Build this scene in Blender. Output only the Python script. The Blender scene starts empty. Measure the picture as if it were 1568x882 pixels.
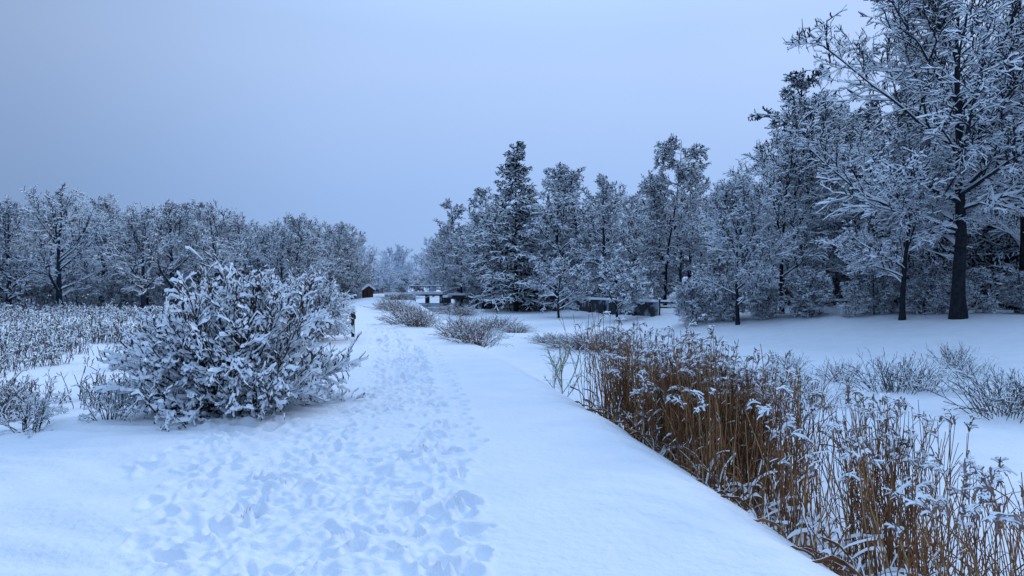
import bpy, math, numpy as np
from math import radians
S = bpy.context.scene
Z = np.array([0,0,1.0])

# ------------------------------------------------------------ materials
def nodes(name):
    m = bpy.data.materials.new(name); m.use_nodes = True
    nt = m.node_tree; b = nt.nodes['Principled BSDF']
    return m, nt, b
def noisy_mat(name, c1, c2, scale=3.0, rough=0.85, bump=0.0, bscale=40.0, detail=4, bdist=0.02, lo=0.35, hi=0.65):
    m, nt, b = nodes(name)
    tc = nt.nodes.new('ShaderNodeNewGeometry')
    n = nt.nodes.new('ShaderNodeTexNoise'); n.inputs['Scale'].default_value = scale; n.inputs['Detail'].default_value = detail
    nt.links.new(tc.outputs['Position'], n.inputs['Vector'])
    r = nt.nodes.new('ShaderNodeValToRGB')
    r.color_ramp.elements[0].position = lo; r.color_ramp.elements[1].position = hi
    r.color_ramp.elements[0].color = (*c1, 1); r.color_ramp.elements[1].color = (*c2, 1)
    nt.links.new(n.outputs['Fac'], r.inputs['Fac']); nt.links.new(r.outputs['Color'], b.inputs['Base Color'])
    b.inputs['Roughness'].default_value = rough
    b.inputs['Specular IOR Level'].default_value = 0.15
    if bump > 0:
        n2 = nt.nodes.new('ShaderNodeTexNoise'); n2.inputs['Scale'].default_value = bscale; n2.inputs['Detail'].default_value = 6
        nt.links.new(tc.outputs['Position'], n2.inputs['Vector'])
        bp = nt.nodes.new('ShaderNodeBump'); bp.inputs['Strength'].default_value = bump; bp.inputs['Distance'].default_value = bdist
        nt.links.new(n2.outputs['Fac'], bp.inputs['Height']); nt.links.new(bp.outputs['Normal'], b.inputs['Normal'])
    return m
M_SNOW = noisy_mat('snow_ground', (0.77,0.835,0.935), (0.82,0.875,0.965), 1.5, 0.7, 0.8, 11.0, bdist=0.03)
M_SNOWB = noisy_mat('snow_on_twigs', (0.80,0.87,0.96), (0.88,0.93,0.99), 2.0, 0.8)
M_BARK = noisy_mat('dark_wet_bark', (0.010,0.012,0.017), (0.026,0.027,0.034), 6.0, 0.9)
M_BARKF = noisy_mat('far_bark_haze_tint', (0.012,0.019,0.033), (0.032,0.044,0.070), 2.0, 0.9)  # bluer, slightly lighter bark: faint distance haze painted into the colour
M_BARKH = noisy_mat('haze_tinted_bark', (0.16,0.23,0.35), (0.21,0.29,0.42), 2.0, 0.9)  # pale blue bark of the farthest trees, mist put into the base colour
M_NEED = noisy_mat('spruce_needles', (0.009,0.018,0.026), (0.024,0.042,0.052), 3.0, 0.9)
M_BUSH = noisy_mat('bush_twig_bark', (0.018,0.015,0.016), (0.065,0.045,0.038), 8.0, 0.9)
M_REED1 = noisy_mat('reed_stem_brown', (0.09,0.038,0.017), (0.30,0.135,0.055), 3.0, 0.8)
M_REED2 = noisy_mat('reed_stem_straw', (0.22,0.125,0.06), (0.46,0.31,0.17), 5.0, 0.8)
M_PLUME = noisy_mat('reed_plume', (0.13,0.095,0.085), (0.32,0.26,0.25), 12.0, 0.95)
M_DRY = noisy_mat('dry_grass', (0.06,0.035,0.03), (0.20,0.11,0.08), 4.0, 0.9)
M_WEED = noisy_mat('meadow_stalk', (0.04,0.04,0.045), (0.13,0.12,0.12), 1.0, 0.9)
M_STRAW = noisy_mat('pale_sapling_bark', (0.22,0.22,0.14), (0.34,0.33,0.22), 9.0, 0.8)
M_WOOD = noisy_mat('weathered_wood', (0.025,0.02,0.018), (0.07,0.055,0.045), 5.0, 0.85, 0.4)
M_REDW = noisy_mat('red_brown_planks', (0.06,0.035,0.03), (0.12,0.055,0.045), 4.0, 0.85, 0.3)
M_CONC = noisy_mat('rimed_concrete', (0.035,0.04,0.048), (0.34,0.40,0.48), 0.9, 0.85, 0.4, detail=7, lo=0.52, hi=0.68)
M_ICE = noisy_mat('dark_ice', (0.10,0.14,0.20), (0.30,0.38,0.47), 0.8, 0.25)

# ------------------------------------------------------------ helpers
def sm(v, a, b):
    t = np.clip((v-a)/(b-a), 0, 1); return t*t*(3-2*t)
def vnoise(x, y, sc, seed):
    r = np.random.default_rng(seed); G = r.random((256,256))
    u = x*sc+1000.37*seed%97; v = y*sc+31.7
    i = np.floor(u).astype(int); j = np.floor(v).astype(int)
    f = u-i; g = v-j; f = f*f*(3-2*f); g = g*g*(3-2*g)
    a = G[i%256, j%256]; b = G[(i+1)%256, j%256]; c = G[i%256,(j+1)%256]; d = G[(i+1)%256,(j+1)%256]
    return (a*(1-f)+b*f)*(1-g)+(c*(1-f)+d*f)*g - 0.5
def edge(y): return 2.6-0.177*np.minimum(y, 160)
def ground(x, y):
    x = np.asarray(x, float); y = np.asarray(y, float)
    s = x-edge(y)
    s2 = s + 0.3*vnoise(x, y, 0.35, 3)*sm(y,3,8) + 0.10*vnoise(x,y,1.1,4)*sm(y,3,6)
    w = 25-2.5*sm(y, 26, 42)-4*sm(y, 60, 110)
    pond = sm(s2, -0.35, 2.1)*(1-sm(s, w-8, w+1))*(1-sm(y,120,150))
    rise = 0.55*sm(y, 25, 130)
    z = rise*(1-pond) - 1.1*pond
    z = z - 0.5*sm(-s, 5.0, 8.5)*sm(y+0.0*x, 7.5, 13)*(1-0.6*sm(y,60,110))
    z = z + 0.35*sm(s, w-2, w+5)
    z = z + 0.10*vnoise(x, y, 0.18, 5)*(1-0.5*pond) + 0.035*vnoise(x, y, 0.7, 6)
    z = z + pond*(0.22*np.clip(vnoise(x, y*1.6, 0.16, 8)+0.1,0,1)+0.08*vnoise(x,y*2,0.4,9))
    return z

def mesh_obj(name, V, F, mats, mi=None, smooth=False, parent=None, link=True):
    me = bpy.data.meshes.new(name)
    V = np.asarray(V, np.float32); F = np.asarray(F, np.int32)
    me.vertices.add(len(V)); me.vertices.foreach_set('co', V.ravel())
    n, k = F.shape
    me.loops.add(n*k); me.loops.foreach_set('vertex_index', F.ravel())
    me.polygons.add(n); me.polygons.foreach_set('loop_start', np.arange(0, n*k, k, dtype=np.int32))
    try: me.polygons.foreach_set('loop_total', np.full(n, k, dtype=np.int32))
    except Exception: pass
    for m in mats: me.materials.append(m)
    if mi is not None: me.polygons.foreach_set('material_index', np.asarray(mi, np.int32))
    me.polygons.foreach_set('use_smooth', np.full(n, smooth, dtype=bool))
    me.update(calc_edges=True)
    if not link: return me
    ob = bpy.data.objects.new(name, me); S.collection.objects.link(ob)
    if parent: ob.parent = parent
    return ob

class Tubes:
    def __init__(s, seed=0): s.V=[]; s.F=[]; s.M=[]; s.n=0; s.rng=np.random.default_rng(seed+999)
    def add(s, P, R, k=4, snow=0.0, mat=0, smat=1, vertical=False, cut=0.3):
        N, M, _ = P.shape
        T = np.gradient(P, axis=1); T /= np.linalg.norm(T, axis=2, keepdims=True)+1e-9
        ref = np.array([1.0,0,0]) if vertical else Z
        side = np.cross(T, np.broadcast_to(ref, T.shape))
        nn = np.linalg.norm(side, axis=2, keepdims=True)
        side = np.where(nn > 0.05, side/(nn+1e-9), np.array([1.0,0,0]))
        up = np.cross(side, T)
        hor = 1-T[...,2]**2
        amt = np.zeros((N,M)) if np.isscalar(snow) and snow == 0 else np.asarray(snow)*hor*s.rng.uniform(0.35,1.5,(N,M))
        ring = []
        for i in range(k):
            a = 2*math.pi*i/k
            o = P + (side*math.cos(a)+up*math.sin(a))*R[...,None]
            if math.sin(a) > 0.3: o = o + amt[...,None]*Z
            elif abs(math.sin(a)) < 0.3: o = o + side*math.cos(a)*amt[...,None]*0.45
            ring.append(o)
        V = np.stack(ring, 2)
        idx = np.arange(N*M*k).reshape(N,M,k)+s.n
        a = idx[:,:-1,:]; b = idx[:,1:,:]
        F = np.stack([a, np.roll(a,-1,2), np.roll(b,-1,2), b], -1)
        hm = (hor[:,:-1]+hor[:,1:])/2 + s.rng.uniform(-0.2,0.2,(N,M-1))
        mi = np.full((N,M-1,k), mat)
        if not (np.isscalar(snow) and snow == 0):
            for i in range(k):
                am = 2*math.pi*(i+0.5)/k
                if math.sin(am) > 0.3: mi[:,:,i] = np.where(hm > cut, smat, mat)
        s.V.append(V.reshape(-1,3)); s.F.append(F.reshape(-1,4)); s.M.append(mi.ravel()); s.n += N*M*k
    def build(s, name, mats, link=True, smooth=False):
        return mesh_obj(name, np.concatenate(s.V), np.concatenate(s.F), mats, np.concatenate(s.M), smooth, link=link)

def grow(rng, base, d, L, m, up=0.0, wig=0.1, bend=None):
    n = len(base); P = np.zeros((n,m,3)); P[:,0] = base; d = d/np.linalg.norm(d,axis=1,keepdims=True)
    up = np.broadcast_to(np.asarray(up, float), (n,))
    for i in range(1,m):
        P[:,i] = P[:,i-1]+d*(L/(m-1))[:,None]
        d = d+rng.normal(0,wig,(n,3)); d[:,2] += up
        d /= np.linalg.norm(d,axis=1,keepdims=True)
    return P
def taper(r0, r1, m, p=1.0):
    t = np.linspace(0,1,m)**p
    return r0[:,None]*(1-t)+r1[:,None]*t
def spawn(rng, P, R, c, t0, t1, ang, asd, lr, lk, m, up, wig, rr, tip, flat=0.0, lmin=0.0, rmax=9):
    N, M, _ = P.shape
    t = t0+(t1-t0)*(np.arange(c)[None]+rng.random((N,c)))/c
    f = t*(M-1); i = np.clip(f.astype(int),0,M-2); w = (f-i)[...,None]
    n = np.arange(N)[:,None]
    base = P[n,i]*(1-w)+P[n,i+1]*w
    T = P[n,i+1]-P[n,i]; T /= np.linalg.norm(T,axis=2,keepdims=True)+1e-9
    r = R[n,i]*(1-w[...,0])+R[n,i+1]*w[...,0]
    pl = np.linalg.norm(np.diff(P,axis=1),axis=2).sum(1)[:,None]
    L = pl*lr*(1-lk*t)*rng.uniform(0.65,1.25,(N,c))+lmin
    q = rng.normal(0,1,(N,c,3)); q[...,2] *= (1-flat)
    q -= T*(q*T).sum(2,keepdims=True); q /= np.linalg.norm(q,axis=2,keepdims=True)+1e-9
    a = (np.asarray(ang)+rng.normal(0,asd,(N,c)))[...,None]
    d = np.cos(a)*T+np.sin(a)*q
    base=base.reshape(-1,3); d=d.reshape(-1,3); L=L.ravel(); r=np.minimum(r.ravel()*rr, rmax)
    P2 = grow(rng, base, d, L, m, up, wig)
    return P2, taper(np.maximum(r, tip), np.full(len(r), tip), m)

def deciduous(name, seed, H=10, limbs=16, br=10, tw=8, tl=5, cb=0.18, wid=0.42, trunk_r=0.16, ang=(1.2,0.45),
              up=0.04, tip=0.009, snow=0.02, mats=None, wig=0.08, lean=0.03, droop=-0.02, zb=None, blr=0.42, rag=0.2, twig_wig=1.0, limb_r=0.5, cone=0.0):
    rng = np.random.default_rng(seed); T = Tubes(seed)
    d0 = np.array([[rng.normal(0,lean),rng.normal(0,lean),1.0]])
    P0 = grow(rng, np.array([[0,0,-0.3]]), d0, np.array([H*0.93]), 14, 0.05, 0.035)
    R0 = taper(np.array([trunk_r]), np.array([0.015]), 14, 0.8); R0[0,0]*=1.35
    T.add(P0, R0, 8, 0, vertical=True)
    P1,R1 = spawn(rng,P0,R0,limbs,cb,0.96,np.linspace(ang[0],ang[1],limbs),0.12,0.5,0.2,10,up,wig,limb_r,0.012)
    zb = cb*H*0.7 if zb is None else zb
    zc=(zb+H*0.95)/2; hb=(H*0.95-zb)/2; ra=H*wid*0.86
    bz=np.clip((P1[:,0,2]-zc)/hb,-0.93,0.93)
    v=(P1[:,-1]-P1[:,0])/np.array([ra,ra,hb])
    A=(v*v).sum(1); B=2*bz*v[:,2]; C=bz*bz-1
    k=(-B+np.sqrt(B*B-4*A*C))/(2*A)
    k = np.clip(k,0.08,3)*rng.uniform(1-rag,1.03,len(k))
    if cone: k = k*(1-cone*np.clip(bz*0.5+0.5,0,1))*(1+0.5*cone*np.clip(-bz,0,1))
    P1 = P1[:,:1]+(P1-P1[:,:1])*k[:,None,None]
    T.add(P1,R1,6,snow*1.5,cut=0.2)
    P2,R2 = spawn(rng,P1,R1,br,0.15,1.0,0.70,0.18,blr,0.45,7,up*0.4,wig*1.1,0.6,tip*1.1,rmax=0.05)
    T.add(P2,R2,4,snow*1.3,cut=0.15)
    P3,R3 = spawn(rng,P2,R2,tw,0.12,1.0,0.72,0.2,0.42,0.3,4,droop,wig*1.3*twig_wig,0.6,tip,rmax=0.02,lmin=0.06)
    T.add(P3,R3,4,snow*1.1,cut=0.10)
    if tl:
        P4,R4 = spawn(rng,P3,R3,tl,0.15,1.0,0.75,0.22,0.5,0.2,3,droop,wig*1.4*twig_wig,0.8,tip*0.85,rmax=0.014,lmin=0.05)
        T.add(P4,R4,4,snow,cut=0.06)
    return T.build(name, mats or [M_BARK,M_SNOWB], link=False)

def conifer(name, seed, H=15, br=120, rad=0.19, snow=0.03, mats=None, dens=12, t0=0.07, ragged=0.25, droop=-0.05, tip=0.03):
    rng = np.random.default_rng(seed); T = Tubes(seed)
    P0 = grow(rng, np.array([[0,0,-0.3]]), np.array([[0.01,0,1.0]]), np.array([H]), 12, 0.05, 0.012)
    R0 = taper(np.array([0.22]), np.array([0.02]), 12, 0.9)
    T.add(P0,R0,8,0,vertical=True,mat=2)
    P1,R1 = spawn(rng,P0,R0,br,t0,0.985,1.55,0.14,rad,0.93,7,droop*0.6,0.05,0.3,0.012,lmin=0.12,rmax=0.05)
    f = rng.uniform(1-ragged,1+ragged*0.4,len(P1))[:,None,None]
    P1 = P1[:,:1]+(P1-P1[:,:1])*f
    P1[:,-2:,2] += 0.06
    T.add(P1,R1,4,snow,mat=2)
    P2,R2 = spawn(rng,P1,R1,dens,0.1,1.0,0.9,0.15,0.32,0.45,4,droop,0.08,0.8,tip,flat=0.75,lmin=0.1,rmax=0.04)
    T.add(P2,R2*1.2,4,snow*1.3)
    P3,R3 = spawn(rng,P2,R2,4,0.15,1.0,0.9,0.3,0.4,0.2,3,droop*2.5,0.1,1,tip*0.8,flat=0.3,lmin=0.1,rmax=0.05)
    T.add(P3,R3*1.15,4,snow)
    return T.build(name, mats or [M_NEED,M_SNOWB,M_BARK], link=False)

def place(me, name, x, y, rz=0, sc=1.0, sz=None, parent=None, sink=0.0, z=None):
    ob = bpy.data.objects.new(name, me); S.collection.objects.link(ob)
    ob.location = (x, y, (float(ground(x,y)) if z is None else z)-sink)
    ob.rotation_euler = (0,0,rz); ob.scale = (sc, sc, sz if sz else sc)
    if parent: ob.parent = parent
    return ob
def empty(name):
    e = bpy.data.objects.new(name, None); S.collection.objects.link(e); return e

# ------------------------------------------------------------ ground
def steps(pairs):
    out=[pairs[0][0]]
    for (a,st),(b,_) in zip(pairs[:-1],pairs[1:]):
        n=max(1,int(round((b-a)/st))); out += list(np.linspace(a,b,n+1)[1:])
    return np.array(out)
sg = steps([(-700,60),(-160,12),(-50,2.5),(-16,0.4),(-8,0.12),(-5.2,0.020),(-1.2,0.05),(0.3,0.06),(4,0.3),(30,1.2),(60,8),(160,60),(760,60)])
yg = steps([(-60,6),(-6,0.6),(2.6,0.018),(7,0.026),(10,0.045),(18,0.10),(34,0.3),(70,1.0),(160,8),(300,40),(1500,40)])
SS, YY = np.meshgrid(sg, yg)
XX = SS+edge(YY); ZZ = ground(XX, YY)
rng = np.random.default_rng(11)
ky = [2.6,4,5.7,8.45,11,17.8,29.6,60,110]
kR = [0.0,-0.15,-0.38,-0.7,-1.25,-2.3,-5.0,-10.6,-20]
kL = [-2.1,-2.3,-2.4,-2.15,-2.35,-3.5,-6.3,-11.8,-21]
def stamp(x, y, a, b, th, dep, rim=0.3):
    s = x-edge(y); r = a*2.0
    i0,i1 = np.searchsorted(yg,[y-r,y+r]); j0,j1 = np.searchsorted(sg,[s-r,s+r])
    if i1-i0<2 or j1-j0<2: return
    X=XX[i0:i1,j0:j1]; Y=YY[i0:i1,j0:j1]
    X=X+0.09*vnoise(X,Y,8,71)+0.03*vnoise(X,Y,22,73); Y=Y+0.09*vnoise(X,Y,8,72)
    dx = X-x; dy = Y-y
    u = (dx*math.sin(th)+dy*math.cos(th))/a; v = (dx*math.cos(th)-dy*math.sin(th))/b
    q = np.sqrt(u*u+v*v)
    ZZ[i0:i1,j0:j1] += -dep*(1-sm(q,0.3,1.25)) + dep*rim*np.exp(-((q-1.4)/0.32)**2)
tr = sm(XX+0.3*vnoise(XX,YY,1.4,26), np.interp(YY,ky,kL)-0.35, np.interp(YY,ky,kL)+0.35)*(1-sm(XX+0.3*vnoise(XX,YY,1.6,27), np.interp(YY,ky,kR)-0.3, np.interp(YY,ky,kR)+0.15))*sm(YY,-4,0)
tr = tr*np.clip(0.75+1.7*vnoise(XX,YY,0.9,25),0.15,1.4)
def ridg(x,y,sc,seed): return 0.25-np.abs(vnoise(x,y,sc,seed))
wx=XX+0.12*vnoise(XX,YY,3,41); wy=YY+0.12*vnoise(XX,YY,3,42)
ZZ += tr*(0.10*vnoise(XX,YY,1.9,21)+0.06*ridg(wx,wy,3.7,22)+0.06*ridg(wx,wy,8,23)+0.055*vnoise(wx,wy,15,24)+0.025*vnoise(XX,YY,27,28)-0.05)
for y0,y1,n in ((2.6,9,240),(9,20,260),(20,50,300)):
    for _ in range(n):
        y = rng.uniform(y0,y1); L=np.interp(y,ky,kL); Rr=np.interp(y,ky,kR)
        u = rng.choice([rng.normal(0.90,0.05), rng.normal(0.75,0.15), rng.normal(0.5,0.25), rng.normal(0.14,0.10)])
        u = min(u,1.0)
        x = L+(Rr-L)*u
        g = 0.9 if y<12 else 1.25
        stamp(x, y, g*rng.uniform(0.09,0.18), g*rng.uniform(0.045,0.085), rng.normal(-0.17,0.5), rng.uniform(0.01,0.065), 0.4)
for k in range(90):
    y = 7+k*0.32; x = np.interp(y,[7,12.7,19.7,36],[-0.35,-1.12,-2.35,-5.0])+(0.05 if k%2 else -0.05)+rng.normal(0,.02)
    stamp(x,y,0.09,0.06,-0.1,0.05,0.3)
for k in range(30):
    t=k/29; y=4.6+t*3.8; x=-2.35-1.1*t+(0.1 if k%2 else -0.1)+rng.normal(0,.07)
    stamp(x,y,0.13,0.07,-0.25+rng.normal(0,.2),rng.uniform(.03,.055),0.4)
for _ in range(60):
    stamp(rng.uniform(-3.8,-2.0), rng.uniform(6.2,9), rng.uniform(0.07,0.16), rng.uniform(0.06,0.1), rng.random()*3, rng.uniform(0.015,0.04), 0.4)
rip = np.sin((YY*1.0+0.35*XX+1.6*vnoise(XX,YY,0.7,31))*13)*0.014*(0.3+1.4*np.clip(vnoise(XX,YY,0.6,33)+0.4,0,1))
ZZ += (rip+0.10*vnoise(XX,YY*1.6,1.1,32))*(1-sm(XX,-3.2,-2.2))*sm(YY,2,3)*(1-sm(YY,9,12)) + (0.6*rip+0.09*vnoise(XX,YY*0.8,1.0,35))*sm(SS,-1.6,0)*(1-sm(YY,6,16))
ny, nx = ZZ.shape
idx = np.arange(ny*nx).reshape(ny,nx)
F = np.stack([idx[:-1,:-1], idx[:-1,1:], idx[1:,1:], idx[1:,:-1]],-1).reshape(-1,4)
mesh_obj('snow_covered_ground', np.stack([XX,YY,ZZ],-1).reshape(-1,3), F, [M_SNOW], smooth=True)

# ------------------------------------------------------------ tree meshes
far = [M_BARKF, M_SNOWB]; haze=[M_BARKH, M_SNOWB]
D = [deciduous('crown_%d'%i, 40+i, 10, limbs=26, br=9, tw=7, tl=2, cb=0.14+0.04*(i%3), wid=0.40+0.04*(i%2), trunk_r=0.26, limb_r=0.6, tip=0.013, snow=0.036, rag=0.3, blr=0.40, mats=far) for i in range(5)]
DT = [deciduous('tallcrown_%d'%i, 60+i, 10, limbs=38, br=8, tw=6, tl=2, cb=0.06, wid=0.25, ang=(1.5,0.6), trunk_r=0.18, tip=0.014, snow=0.034, droop=-0.10, up=-0.015, rag=0.3, lean=0.01, cone=0.35, mats=far) for i in range(3)]
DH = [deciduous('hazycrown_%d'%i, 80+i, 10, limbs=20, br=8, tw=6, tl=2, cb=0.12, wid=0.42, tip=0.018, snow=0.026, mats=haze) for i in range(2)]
US = [deciduous('undergrowth_%d'%i, 90+i, 3, limbs=24, br=8, tw=6, tl=2, cb=0.03, wid=0.5, trunk_r=0.03, tip=0.009, snow=0.020, mats=far) for i in range(2)]
C = [conifer('spruce_%d'%i, 20+i, 15, br=170, rad=0.30, ragged=0.3, dens=13, droop=-0.07) for i in range(2)]

rng = np.random.default_rng(5)
lf = empty('distant_forest')
def row(parent, pts, n, meshes, hmin, hmax, jit=3.0, base=10.0, wid=1.0):
    pts = np.array(pts, float); d = np.r_[0,np.cumsum(np.linalg.norm(np.diff(pts,axis=0),axis=1))]
    for k in range(n):
        t = (k+rng.uniform(0.2,0.8))/n*d[-1]
        x = np.interp(t,d,pts[:,0])+rng.normal(0,jit*0.5); y = np.interp(t,d,pts[:,1])+rng.normal(0,jit*0.5)
        h = rng.uniform(hmin,hmax)/base
        place(meshes[rng.integers(len(meshes))],'tree',x,y,rng.random()*6.28,h*wid*rng.uniform(0.9,1.1),h,parent)
row(lf,[(-58,56),(-44,59),(-34,63)],7,D,9.6,12.0,2.0,wid=1.08)
row(lf,[(-32,66),(-26,76),(-22,100)],9,D,8.4,11.2,2.5,wid=1.05)
row(lf,[(-66,67),(-46,71),(-32,79),(-28,92),(-27,118)],19,D,9.0,12.6,3)
row(lf,[(-72,82),(-50,88),(-36,96),(-33,130)],20,D,10.5,14.0,4)
row(lf,[(-62,61),(-44,64),(-30,70),(-25,80),(-23,100)],42,US,2.2,4.0,2.0,3.0,1.3)
row(lf,[(-70,70),(-46,75),(-32,84),(-28,95),(-27,118)],44,US,4.0,6.0,3,3.0,1.5)
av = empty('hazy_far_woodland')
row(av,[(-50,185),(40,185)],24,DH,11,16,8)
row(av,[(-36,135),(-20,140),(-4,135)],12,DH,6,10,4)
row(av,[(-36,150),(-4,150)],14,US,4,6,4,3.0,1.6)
rw = empty('right_bank_woodland')
row(rw,[(-11,108),(-7.5,98),(-4,90),(-1,85)],9,D+DT,11,15,1.5)
row(rw,[(2,86),(10,78),(22,66),(34,58),(60,50)],20,D+DT,9,13,3)
row(rw,[(-3,125),(2,108),(9,92),(20,80),(36,70),(60,60)],20,D+DT,12,15.5,4)
row(rw,[(12,108),(22,96),(44,82),(66,70)],14,DT+D,13,17,4)
row(rw,[(-9,130),(-5,100),(1,84),(9,74),(20,62),(26,52),(32,46),(48,42)],50,US,2.2,4.2,2.5,3.0,1.2)
row(rw,[(22,50),(30,46),(40,42),(52,40)],14,D+DT,11,14,3)
row(rw,[(24,58),(36,52),(46,48),(58,46)],16,DT,16,21,3,10,1.3)

place(C[0],'spruce_tree',0.45,80,0.4,1.50,1.36)
place(DT[1],'alder_tree',4.9,76,0.4,1.9,1.8)
place(DT[0],'alder_tree',7.9,77,2.4,1.8,1.76)
place(DT[2],'alder_tree',9.6,72,1.4,1.65,1.5)
place(C[1],'spruce_tree',6.6,86,1.4,1.1,1.18)
place(DT[1],'alder_tree',-3.4,90,1.4,1.9,1.8)
place(DT[0],'alder_tree',-7.6,98,3.4,1.8,1.7)
oval = deciduous('larch_crown', 27, 15, limbs=60, br=11, tw=8, tl=3, cb=0.08, wid=0.25, ang=(1.6,1.0), tip=0.022, snow=0.026, droop=-0.16, up=-0.03, lean=0.0, mats=[M_BARK,M_SNOWB])
place(oval,'larch_tree',13.9,62,1.0,1.05,16.3/15)
place(C[1],'spruce_tree',31.5,50,1.0,1.1,22/15)
place(C[0],'spruce_tree',26.0,44,2.0,0.9,18.0/15)
place(C[1],'spruce_tree',31,42,3.0,0.95,19.0/15)
near=[M_BARK,M_SNOWB]
fine = deciduous('ash_crown', 130, 9.6, limbs=32, br=10, tw=8, tl=3, cb=0.15, wid=0.36, ang=(1.2,0.4), trunk_r=0.14, tip=0.009, snow=0.036, mats=near)
place(fine,'ash_tree',13.9,42,0.6,1.0,0.97)
place(fine,'ash_tree',17.4,44,2.6,1.2,1.22)
place(fine,'ash_tree',19.8,46,1.6,1.4,1.55)
fruit = deciduous('fruit_crown', 140, 4.2, limbs=20, br=9, tw=7, tl=3, cb=0.22, wid=0.55, trunk_r=0.11, tip=0.012, snow=0.055, up=0.03, mats=near)
place(fruit,'apple_tree',8.7,56,0.6,1.25)
place(fruit,'apple_tree',4.4,64,2.0,1.35)
hero = deciduous('hero_crown', 207, 20, limbs=36, br=14, tw=8, tl=4, cb=0.2, zb=3.0, wid=0.50, ang=(1.25,0.35), trunk_r=0.36, tip=0.010, snow=0.056, up=0.02, droop=-0.04, wig=0.09, lean=0.0, blr=0.36, rag=0.3, mats=near)
place(hero,'large_maple_tree',21.9,33.5,0.5,1.0)
hero2 = deciduous('maple_crown', 213, 12, limbs=26, br=11, tw=8, tl=4, cb=0.2, wid=0.42, trunk_r=0.2, tip=0.009, snow=0.048, up=0.03, droop=-0.04, wig=0.11, lean=0.10, mats=near)
place(hero2,'young_maple_tree',20.0,35,2.2,0.85)
place(hero2,'young_maple_tree',27.5,37,0.2,1.25)
sh = empty('bank_undergrowth')
row(sh,[(12,47),(15,43),(20,38.5),(26,34.5),(34,30.5)],30,US,1.6,3.2,1.2,3.0,1.2)

# ------------------------------------------------------------ big snowy bush
def bush(name, seed, n, H, spread, c2, c3, snow, tip=0.005, mats=None, tm=1.2, lowcut=0.0, var=(0.75,1.05)):
    rng=np.random.default_rng(seed); T=Tubes(seed)
    a=rng.uniform(0,2*math.pi,n); tilt=rng.uniform(0.03,1.0,n)**0.8*tm
    base=np.stack([np.cos(a)*0.5*tilt*rng.random(n),np.sin(a)*0.5*tilt*rng.random(n),np.full(n,-0.1)],1)
    d=np.stack([np.cos(a)*np.sin(tilt),np.sin(a)*np.sin(tilt),np.cos(tilt)],1)
    L=H*rng.uniform(var[0],var[1],n)*(1-lowcut*(tilt/tm)**2)*spread
    P=grow(rng,base,d,L,9,-0.02,0.07); R=taper(rng.uniform(0.010,0.02,n),np.full(n,tip),9)
    T.add(P,R,5,snow*0.7,cut=0.35)
    P2,R2=spawn(rng,P,R,c2,0.2,1.0,0.55,0.2,0.30,0.4,6,-0.02,0.10,0.7,tip,lmin=0.08)
    T.add(P2,R2,4,snow,cut=0.2)
    P3,R3=spawn(rng,P2,R2,c3,0.15,1.0,0.6,0.2,0.40,0.3,5,-0.02,0.12,0.8,tip*0.9,lmin=0.05)
    T.add(P3,R3,4,snow*1.15,cut=0.15)
    P4,R4=spawn(rng,P3,R3,2,0.3,1.0,0.6,0.2,0.4,0.2,3,-0.03,0.12,1,tip*0.8,lmin=0.03)
    T.add(P4,R4,4,snow,cut=0.1)
    return T.build(name,mats or [M_BUSH,M_SNOWB],link=False)
B1=bush('bush_mesh',301,135,1.92,1.0,8,4,0.032,tm=1.40,lowcut=0.22,var=(0.85,1.05))
place(B1,'snow_covered_bush',-3.9,9.75,0.3,0.80,1.0)
B2=bush('bush_mesh_b',302,60,2.2,0.95,9,5,0.032,0.007)
place(B2,'snow_covered_bush',-6.5,21.5,0.3,0.76,1.08)
place(B2,'snow_covered_bush',-6.3,16.5,1.3,0.55,0.70)
B3=bush('bush_mesh_c',303,14,0.8,1.0,6,3,0.010,0.004)
place(B3,'low_bramble_shrub',-5.9,8.3,0.3,0.6,0.6)
place(B3,'low_bramble_shrub',-6.9,9.8,2.3,0.6,0.8)
place(B3,'low_bramble_shrub',-5.3,9.0,4.3,0.5,0.7)

# ------------------------------------------------------------ meadow
rng=np.random.default_rng(77); T=Tubes(7)
N=27000
y=8.8+(62-8.8)*rng.random(N)**1.5; x=-5.4-0.13*y+ -1*rng.random(N)*(1+0.72*y)
den=1.1*vnoise(x,y,0.33,51)+vnoise(x,y,1.1,52)*0.9+0.5*vnoise(x,y,3.0,53)
keep=(den>0.0+0.25*rng.random(N)-0.12*sm(y,25,50))&((x-edge(y))<-6.5)&(x>-0.84*y-3)
x=x[keep];y=y[keep];n=len(x); z=ground(x,y)
base=np.stack([x,y,z-0.03],1); d=rng.normal(0,0.24,(n,3)); d[:,2]=1
L=rng.uniform(0.18,0.66,n)*(0.8+1.2*np.clip(den[keep],0,1))
P=grow(rng,base,d,L,5,-0.05,0.14); R=taper(0.0035+0.0003*y,0.003+0.0003*y,5)
T.add(P,R,3,0.008,cut=0.3,mat=0)
P2,R2=spawn(rng,P,R,3,0.35,1.0,0.75,0.3,0.30,0.1,4,-0.08,0.2,1,0.0035)
R2=R2+np.repeat(0.0002*y,3)[:,None]
T.add(P2,R2,4,np.repeat(0.006+0.0006*y,3)[:,None],cut=0.1)
T.build('meadow_grass',[M_WEED,M_SNOWB])

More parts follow.
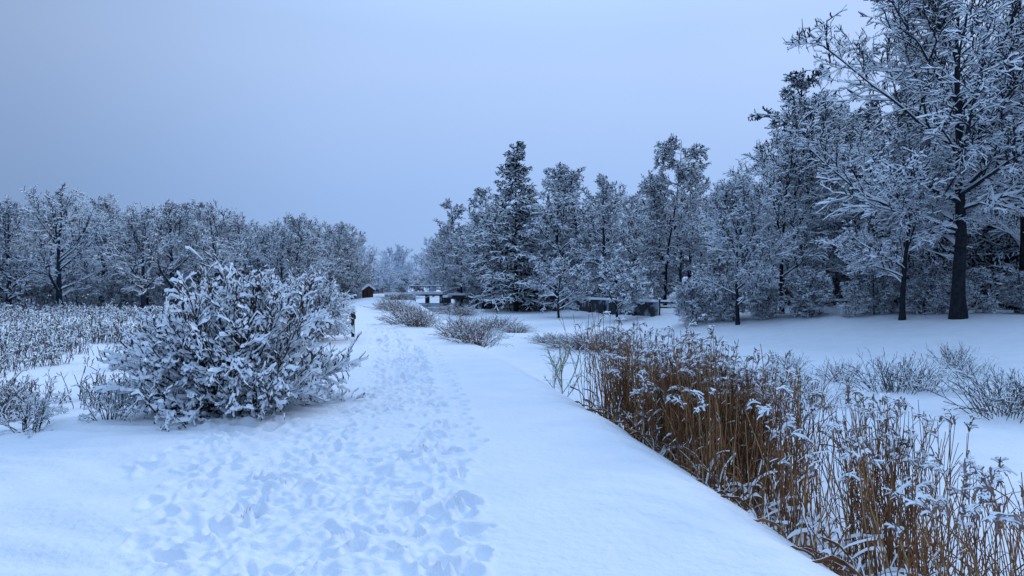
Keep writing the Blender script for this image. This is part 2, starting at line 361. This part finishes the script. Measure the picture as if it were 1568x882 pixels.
# ------------------------------------------------------------ reed bed
rng=np.random.default_rng(88); T=Tubes(8)
def reeds(n,y0,y1,s0,s1,h0,h1,bias=1.0,thr=-0.22):
    y=y0+(y1-y0)*rng.random(n)**bias; s=s0+(s1-s0)*rng.random(n)
    cl=vnoise(s+3,y,1.3,61); k=cl>thr+0.1*rng.random(n); y=y[k]; s=s[k]; n=len(y)
    x=s+edge(y); base=np.stack([x,y,ground(x,y)-0.05],1)
    d=rng.normal(0,0.11,(n,3)); d[:,2]=1; d[:,0]-=0.03
    L=rng.uniform(h0,h1,n)*(1+0.3*vnoise(s*1.0,y,0.7,62))
    P=grow(rng,base,d,L,8,-0.012,0.04); R=taper(np.full(n,0.0054),np.full(n,0.0028),8)
    h=n*2//3
    T.add(P[:h],R[:h],4,0,vertical=True,mat=0); T.add(P[h:],R[h:],4,0,vertical=True,mat=2)
    a,b=spawn(rng,P,R,3,0.2,0.85,0.4,0.15,0.22,0.2,5,-0.16,0.08,0.9,0.0022)
    T.add(a,b,3,0.006,cut=0.6,mat=0)
    q=rng.random(n)<0.5; Pq=P[q].copy()
    m=len(Pq); dd=rng.normal(0,0.6,(m,3)); dd[:,2]=0.9
    tipP=grow(rng,Pq[:,-1],dd,rng.uniform(0.08,0.19,m),6,-0.38,0.08); tR=taper(np.full(m,0.009),np.full(m,0.004),6)
    T.add(tipP,tR,5,0.012,cut=0.35,mat=3)
    a,b=spawn(rng,tipP,tR,12,0.0,1.0,0.6,0.25,0.35,0,4,-0.3,0.15,1,0.0038,lmin=0.014)
    T.add(a,b,4,0.007,cut=0.45,mat=3)
reeds(1600,5.8,10.9,0.85,2.2,1.2,1.7)
reeds(340,3.0,5.9,0.9,2.9,1.05,1.5,thr=-0.12)
reeds(130,8.5,11.5,0.6,1.6,1.4,1.85)
reeds(200,3.0,11.0,0.5,1.0,0.7,1.1)
n=600; y=rng.uniform(3.2,11.3,n); s=rng.uniform(0.55,1.9,n); x=s+edge(y)
base=np.stack([x,y,ground(x,y)-0.02],1); d=rng.normal(0,0.5,(n,3)); d[:,2]=rng.uniform(0.7,1.3,n)
P=grow(rng,base,d,rng.uniform(0.25,0.65,n),8,-0.2,0.14)
T.add(P,taper(np.full(n,0.0045),np.full(n,0.003),8),5,0.022,cut=0.3,mat=0)
T.build('reed_bed',[M_REED1,M_SNOWB,M_REED2,M_PLUME])

# ------------------------------------------------------------ tufts
def tuft(name,seed,n,H,W,lean=0.9,snow=0.010,mats=None,r=0.007):
    rng=np.random.default_rng(seed); T=Tubes(seed)
    base=np.stack([rng.normal(0,W*0.28,n),rng.normal(0,W*0.28,n),np.full(n,-0.06)],1)
    d=np.stack([base[:,0]/W*lean*2,base[:,1]/W*lean*2,np.full(n,1.0)],1)+rng.normal(0,0.25,(n,3))
    P=grow(rng,base,d,H*rng.uniform(0.6,1.15,n),7,-0.11,0.08); R=taper(np.full(n,r),np.full(n,r*0.6),7)
    T.add(P,R,3,snow,cut=0.5)
    P2,R2=spawn(rng,P,R,4,0.4,1.0,0.6,0.2,0.22,0.1,4,-0.12,0.1,0.9,r*0.6)
    T.add(P2,R2,4,snow,cut=0.35)
    return T.build(name,mats or [M_DRY,M_SNOWB],link=False)
TU=[tuft('tuft_%d'%i,400+i,200,0.95,1.0,0.8,0.008) for i in range(3)]
for (x,y,sc,sz,k) in [(-1.05,21.2,0.72,1.0,0),(-1.75,23.4,0.72,0.9,1),(-4.1,30.0,0.9,1.0,1),(-5.0,32.5,1.0,0.95,2),(-8.0,48,1.2,1.0,0),(-9.3,52,1.2,1.0,2),(-13,80,2.0,1.0,1),
      (-0.9,46,1.7,0.95,2),(0.3,43,1.1,0.6,0),(-6.3,72,2.0,1.1,1),(-4.9,68,1.5,1.0,0)]:
    place(TU[k],'dry_grass_tuft',x,y,k*1.3+x,sc,sz)
for (x,y,sc,sz,k) in [(2.7,32.5,1.1,0.7,1),(3.6,31,1.4,0.95,0),(4.7,30.2,1.3,0.9,2),(2.0,35,1.0,0.6,1)]:
    place(TU[k],'dry_reed_clump',x,y,k*1.7+x,sc,sz)
SP=[tuft('sparse_%d'%i,420+i,80,0.9,0.9,0.7,0.008,[M_WEED,M_SNOWB],0.006) for i in range(2)]
for (x,y,sc,k) in [(10.2,18.3,1.2,0),(11.2,18.6,1.0,1),(10.6,14.8,1.25,1),(11.5,14.6,1.1,0),(6.2,17.5,0.7,0),(7.3,16.5,0.8,1),(9.9,20.5,0.8,0),(4.4,17.5,0.6,1),(12.2,16.4,1.0,1),(7.9,19,0.6,0),(9.4,23,0.7,1),(12.4,13.9,0.9,1),(15.5,24,0.9,0),(14,21,0.8,1)]:
    place(SP[k],'sparse_sedge_clump',x,y,x*2,sc)
sap=deciduous('sapling_mesh',510,1.15,limbs=9,br=4,tw=2,tl=0,cb=0.1,wid=0.42,trunk_r=0.010,tip=0.003,snow=0.005,mats=[M_STRAW,M_SNOWB],ang=(0.8,0.4))
place(sap,'bare_sapling',1.0,13.6,0.3,1.05); place(sap,'bare_sapling',0.8,13.0,2.3,0.6)

# ------------------------------------------------------------ built things
def boxes(name, items, mats, loc=(0,0,0), rz=0, bevel=0.02, parent=None):
    import bmesh
    from mathutils import Matrix, Euler
    bm=bmesh.new()
    for it in items:
        cx,cy,cz,sx,sy,sz,m=it[:7]; r=it[7] if len(it)>7 else (0,0,0)
        g=bmesh.ops.create_cube(bm,size=1.0,matrix=Matrix.Translation((cx,cy,cz))@Euler(r).to_matrix().to_4x4()@Matrix.Diagonal((sx,sy,sz,1)))
        for v in g['verts']:
            for f in v.link_faces: f.material_index=m
    me=bpy.data.meshes.new(name); bm.to_mesh(me); bm.free()
    for m in mats: me.materials.append(m)
    ob=bpy.data.objects.new(name,me); S.collection.objects.link(ob)
    ob.location=loc; ob.rotation_euler=(0,0,rz)
    if bevel:
        b=ob.modifiers.new('b','BEVEL'); b.width=bevel; b.segments=2
    if parent: ob.parent=parent
    return ob
MW=[M_WOOD,M_SNOW,M_CONC,M_REDW,M_ICE]
import math as m_
wx0,wy0,wx1,wy1=5.4,78,11.6,55
Lw=m_.hypot(wx1-wx0,wy1-wy0); az=m_.atan2(wy1-wy0,wx1-wx0)
it=[(Lw/2,0,0.15,Lw,0.45,1.5,2),(Lw/2,0,1.0,Lw+0.1,0.7,0.2,1)]
for k in range(8): it.append((k*Lw/7,-0.32,0.05,0.5,0.2,1.3,2))
boxes('quay_wall',it,MW,(wx0,wy0,-0.35),az,0.05)
def rail(Lr,n):
    it=[]
    for k in range(n+1): it.append((k*Lr/n,0,0.35,0.13,0.13,1.3,0)); it.append((k*Lr/n,0,1.06,0.2,0.2,0.12,1))
    it+= [(Lr/2,0.11,0.72,Lr,0.06,0.16,0),(Lr/2,0.11,0.87,Lr,0.14,0.14,1),(Lr/2,0.11,0.35,Lr,0.06,0.12,0),(Lr/2,0.11,0.45,Lr,0.1,0.08,1)]
    return it
boxes('wooden_railing',rail(9,6),MW,(11.8,54.6,-0.2),-0.30,0.02)
boxes('wooden_railing',rail(7,5),MW,(17.9,51.5,0.0),-0.6,0.02)
e=empty('sluice_weir'); e.location=(-11.4,92,0)
it=[(0,0,1.05,4.2,2.4,0.2,2),(0,0,1.34,4.4,2.6,0.38,1)]
for k in (-1.9,0,1.9): it.append((k,0,0.2,0.35,2.2,1.5,2))
for k in range(6): it.append((-2.0+k*0.8,-1.24,1.85,0.07,0.07,0.7,0))
it+=[(0,-1.24,2.22,4.2,0.1,0.06,0),(0,-1.24,2.31,4.2,0.18,0.12,1)]
boxes('deck',it,MW,(0,0,-0.3),0,0.03,parent=e)
boxes('wing_walls',[(-3.4,-4,0.2,0.5,9,0.9,2),(-3.4,-4,0.79,0.75,9.1,0.3,1),(-1.9,-5,-0.1,0.4,7,0.8,2),(-1.9,-5,0.44,0.65,7.1,0.3,1),(3.0,-3,0.1,0.4,6,0.8,2),(3.0,-3,0.64,0.65,6.1,0.3,1)],MW,(0,0,0),0,0.05,parent=e)
boxes('apron_ice',[(0.4,-6,-0.42,4.6,9,0.3,4)],MW,(0,0,0),0,0.02,parent=e)
boxes('low_parapet_wall',[(0,0,0.3,4.2,0.35,0.5,2),(0,0,0.69,4.3,0.55,0.28,1)],MW,(-15.4,94,0.25),0.1,0.05)
boxes('low_parapet_wall',[(0,0,0.3,4.0,0.35,0.5,2),(0,0,0.69,4.1,0.55,0.28,1)],MW,(-6.6,93,0.15),-0.15,0.05)
def hut(name,x,y,rz,w,d,h,wall):
    e=empty(name); e.location=(x,y,float(ground(x,y))); e.rotation_euler=(0,0,rz)
    V=[(-w/2,-d/2,-.2),(w/2,-d/2,-.2),(w/2,d/2,-.2),(-w/2,d/2,-.2),(-w/2,-d/2,h),(w/2,-d/2,h),(w/2,d/2,h),(-w/2,d/2,h),(0,-d/2,h+w*.38),(0,d/2,h+w*.38)]
    me=bpy.data.meshes.new('walls'); me.from_pydata(V,[],[(0,1,5,8,4),(2,3,7,9,6),(1,2,6,5),(3,0,4,7)]); me.materials.append(wall)
    o=bpy.data.objects.new('walls',me); S.collection.objects.link(o); o.parent=e
    a=m_.atan2(w*.38,w/2); l=m_.hypot(w*.38,w/2)+0.35
    it=[]
    for s in(-1,1):
        cx=s*(l/2)*m_.cos(a); cz=h+w*.38-(l/2)*m_.sin(a)
        it.append((cx,0,cz+0.04,l,d+.5,0.06,0,(0,s*a,0))); it.append((cx*0.99,0,cz+0.21,l*0.99,d+.46,0.26,1,(0,s*a,0)))
    boxes('roof',it,MW,(0,0,0),0,0.05,parent=e)
    boxes('door_and_window',[(-w*.15,-d/2-.02,h*.42,w*.24,.06,h*.8,0),(w*.25,-d/2-.02,h*.6,w*.2,.06,h*.3,0)],MW,(0,0,0),0,0.005,parent=e)
hut('wooden_hut',-20.3,96,0.35,1.3,1.7,1.1,M_REDW)
hut('wooden_cabin',22.3,54,1.0,3.6,4.5,2.1,M_WOOD)
for (x,y,h) in ((-5.45,23.4,0.95),(-5.9,25.2,0.9)):
    boxes('wooden_post',[(0,0,h/2-0.1,0.11,0.11,h+0.2,0),(0,0,h+0.06,0.17,0.17,0.12,1),(0.0,-0.09,h*0.72,0.2,0.04,0.14,0)],MW,(x,y,float(ground(x,y))),0.2,0.015)

# ------------------------------------------------------------ light
SUN_EL, SUN_AZ = radians(28), radians(45)
sd = bpy.data.lights.new('sun','SUN'); sd.energy=1.2; sd.angle=radians(13); sd.color=(1.0,0.97,0.94)
so = bpy.data.objects.new('sun',sd); S.collection.objects.link(so)
so.rotation_euler=(radians(90)-SUN_EL,0,radians(180)-SUN_AZ)
W = bpy.data.worlds.new('World'); S.world=W; W.use_nodes=True; nt=W.node_tree; nt.nodes.clear()
L=nt.links.new; N_=nt.nodes.new
out=N_('ShaderNodeOutputWorld'); mix=N_('ShaderNodeMixShader'); mix.inputs[0].default_value=0.90
sky=N_('ShaderNodeTexSky'); sky.sky_type='NISHITA'; sky.sun_disc=False; sky.sun_elevation=SUN_EL; sky.sun_rotation=SUN_AZ
b1=N_('ShaderNodeBackground'); b1.inputs[1].default_value=0.05; L(sky.outputs[0],b1.inputs[0])
tc=N_('ShaderNodeTexCoord'); sep=N_('ShaderNodeSeparateXYZ'); L(tc.outputs['Generated'],sep.inputs[0])
rp=N_('ShaderNodeValToRGB'); cr=rp.color_ramp
cr.elements[0].position=0.0; cr.elements[0].color=(0.28,0.455,0.82,1)
cr.elements[1].position=1.0; cr.elements[1].color=(0.45,0.67,1.0,1)
e1=cr.elements.new(0.12); e1.color=(0.31,0.485,0.85,1)
e2=cr.elements.new(0.30); e2.color=(0.42,0.59,0.94,1)
e3=cr.elements.new(0.55); e3.color=(0.44,0.65,1.0,1)
L(sep.outputs['Z'],rp.inputs[0])
cn=N_('ShaderNodeTexNoise'); cn.inputs['Scale'].default_value=1.6; cn.inputs['Detail'].default_value=3; L(tc.outputs['Generated'],cn.inputs['Vector'])
cm=N_('ShaderNodeMapRange'); cm.inputs[3].default_value=0.94; cm.inputs[4].default_value=1.08; L(cn.outputs['Fac'],cm.inputs[0])
dot=N_('ShaderNodeVectorMath'); dot.operation='DOT_PRODUCT'; dot.inputs[1].default_value=(0.18,0.94,0.28); L(tc.outputs['Generated'],dot.inputs[0])
mr=N_('ShaderNodeMapRange'); mr.interpolation_type='SMOOTHSTEP'; mr.inputs[1].default_value=0.62; mr.inputs[2].default_value=1.0; mr.inputs[3].default_value=0.72; mr.inputs[4].default_value=1.12
L(dot.outputs['Value'],mr.inputs[0])
mz=N_('ShaderNodeMapRange'); mz.inputs[1].default_value=0.35; mz.inputs[2].default_value=1.0; mz.inputs[3].default_value=1.0; mz.inputs[4].default_value=2.1
L(sep.outputs['Z'],mz.inputs[0])
mul=N_('ShaderNodeMath'); mul.operation='MULTIPLY'; L(mr.outputs[0],mul.inputs[0]); L(mz.outputs[0],mul.inputs[1])
mu2=N_('ShaderNodeMath'); mu2.operation='MULTIPLY'; L(mul.outputs[0],mu2.inputs[0]); L(cm.outputs[0],mu2.inputs[1])
b2=N_('ShaderNodeBackground'); L(rp.outputs[0],b2.inputs[0]); L(mu2.outputs[0],b2.inputs[1])
L(b1.outputs[0],mix.inputs[1]); L(b2.outputs[0],mix.inputs[2]); L(mix.outputs[0],out.inputs[0])

# ------------------------------------------------------------ camera
cd=bpy.data.cameras.new('camera'); cd.lens=24; cd.sensor_width=36; cd.clip_start=0.05; cd.clip_end=4000
co=bpy.data.objects.new('camera',cd); S.collection.objects.link(co); co.location=(0,0,1.7); co.rotation_euler=(radians(90),0,0)
S.camera=co
S.view_settings.view_transform='Standard'; S.view_settings.look='None'; S.view_settings.exposure=0
print('faces', sum(len(m.polygons) for m in bpy.data.meshes))
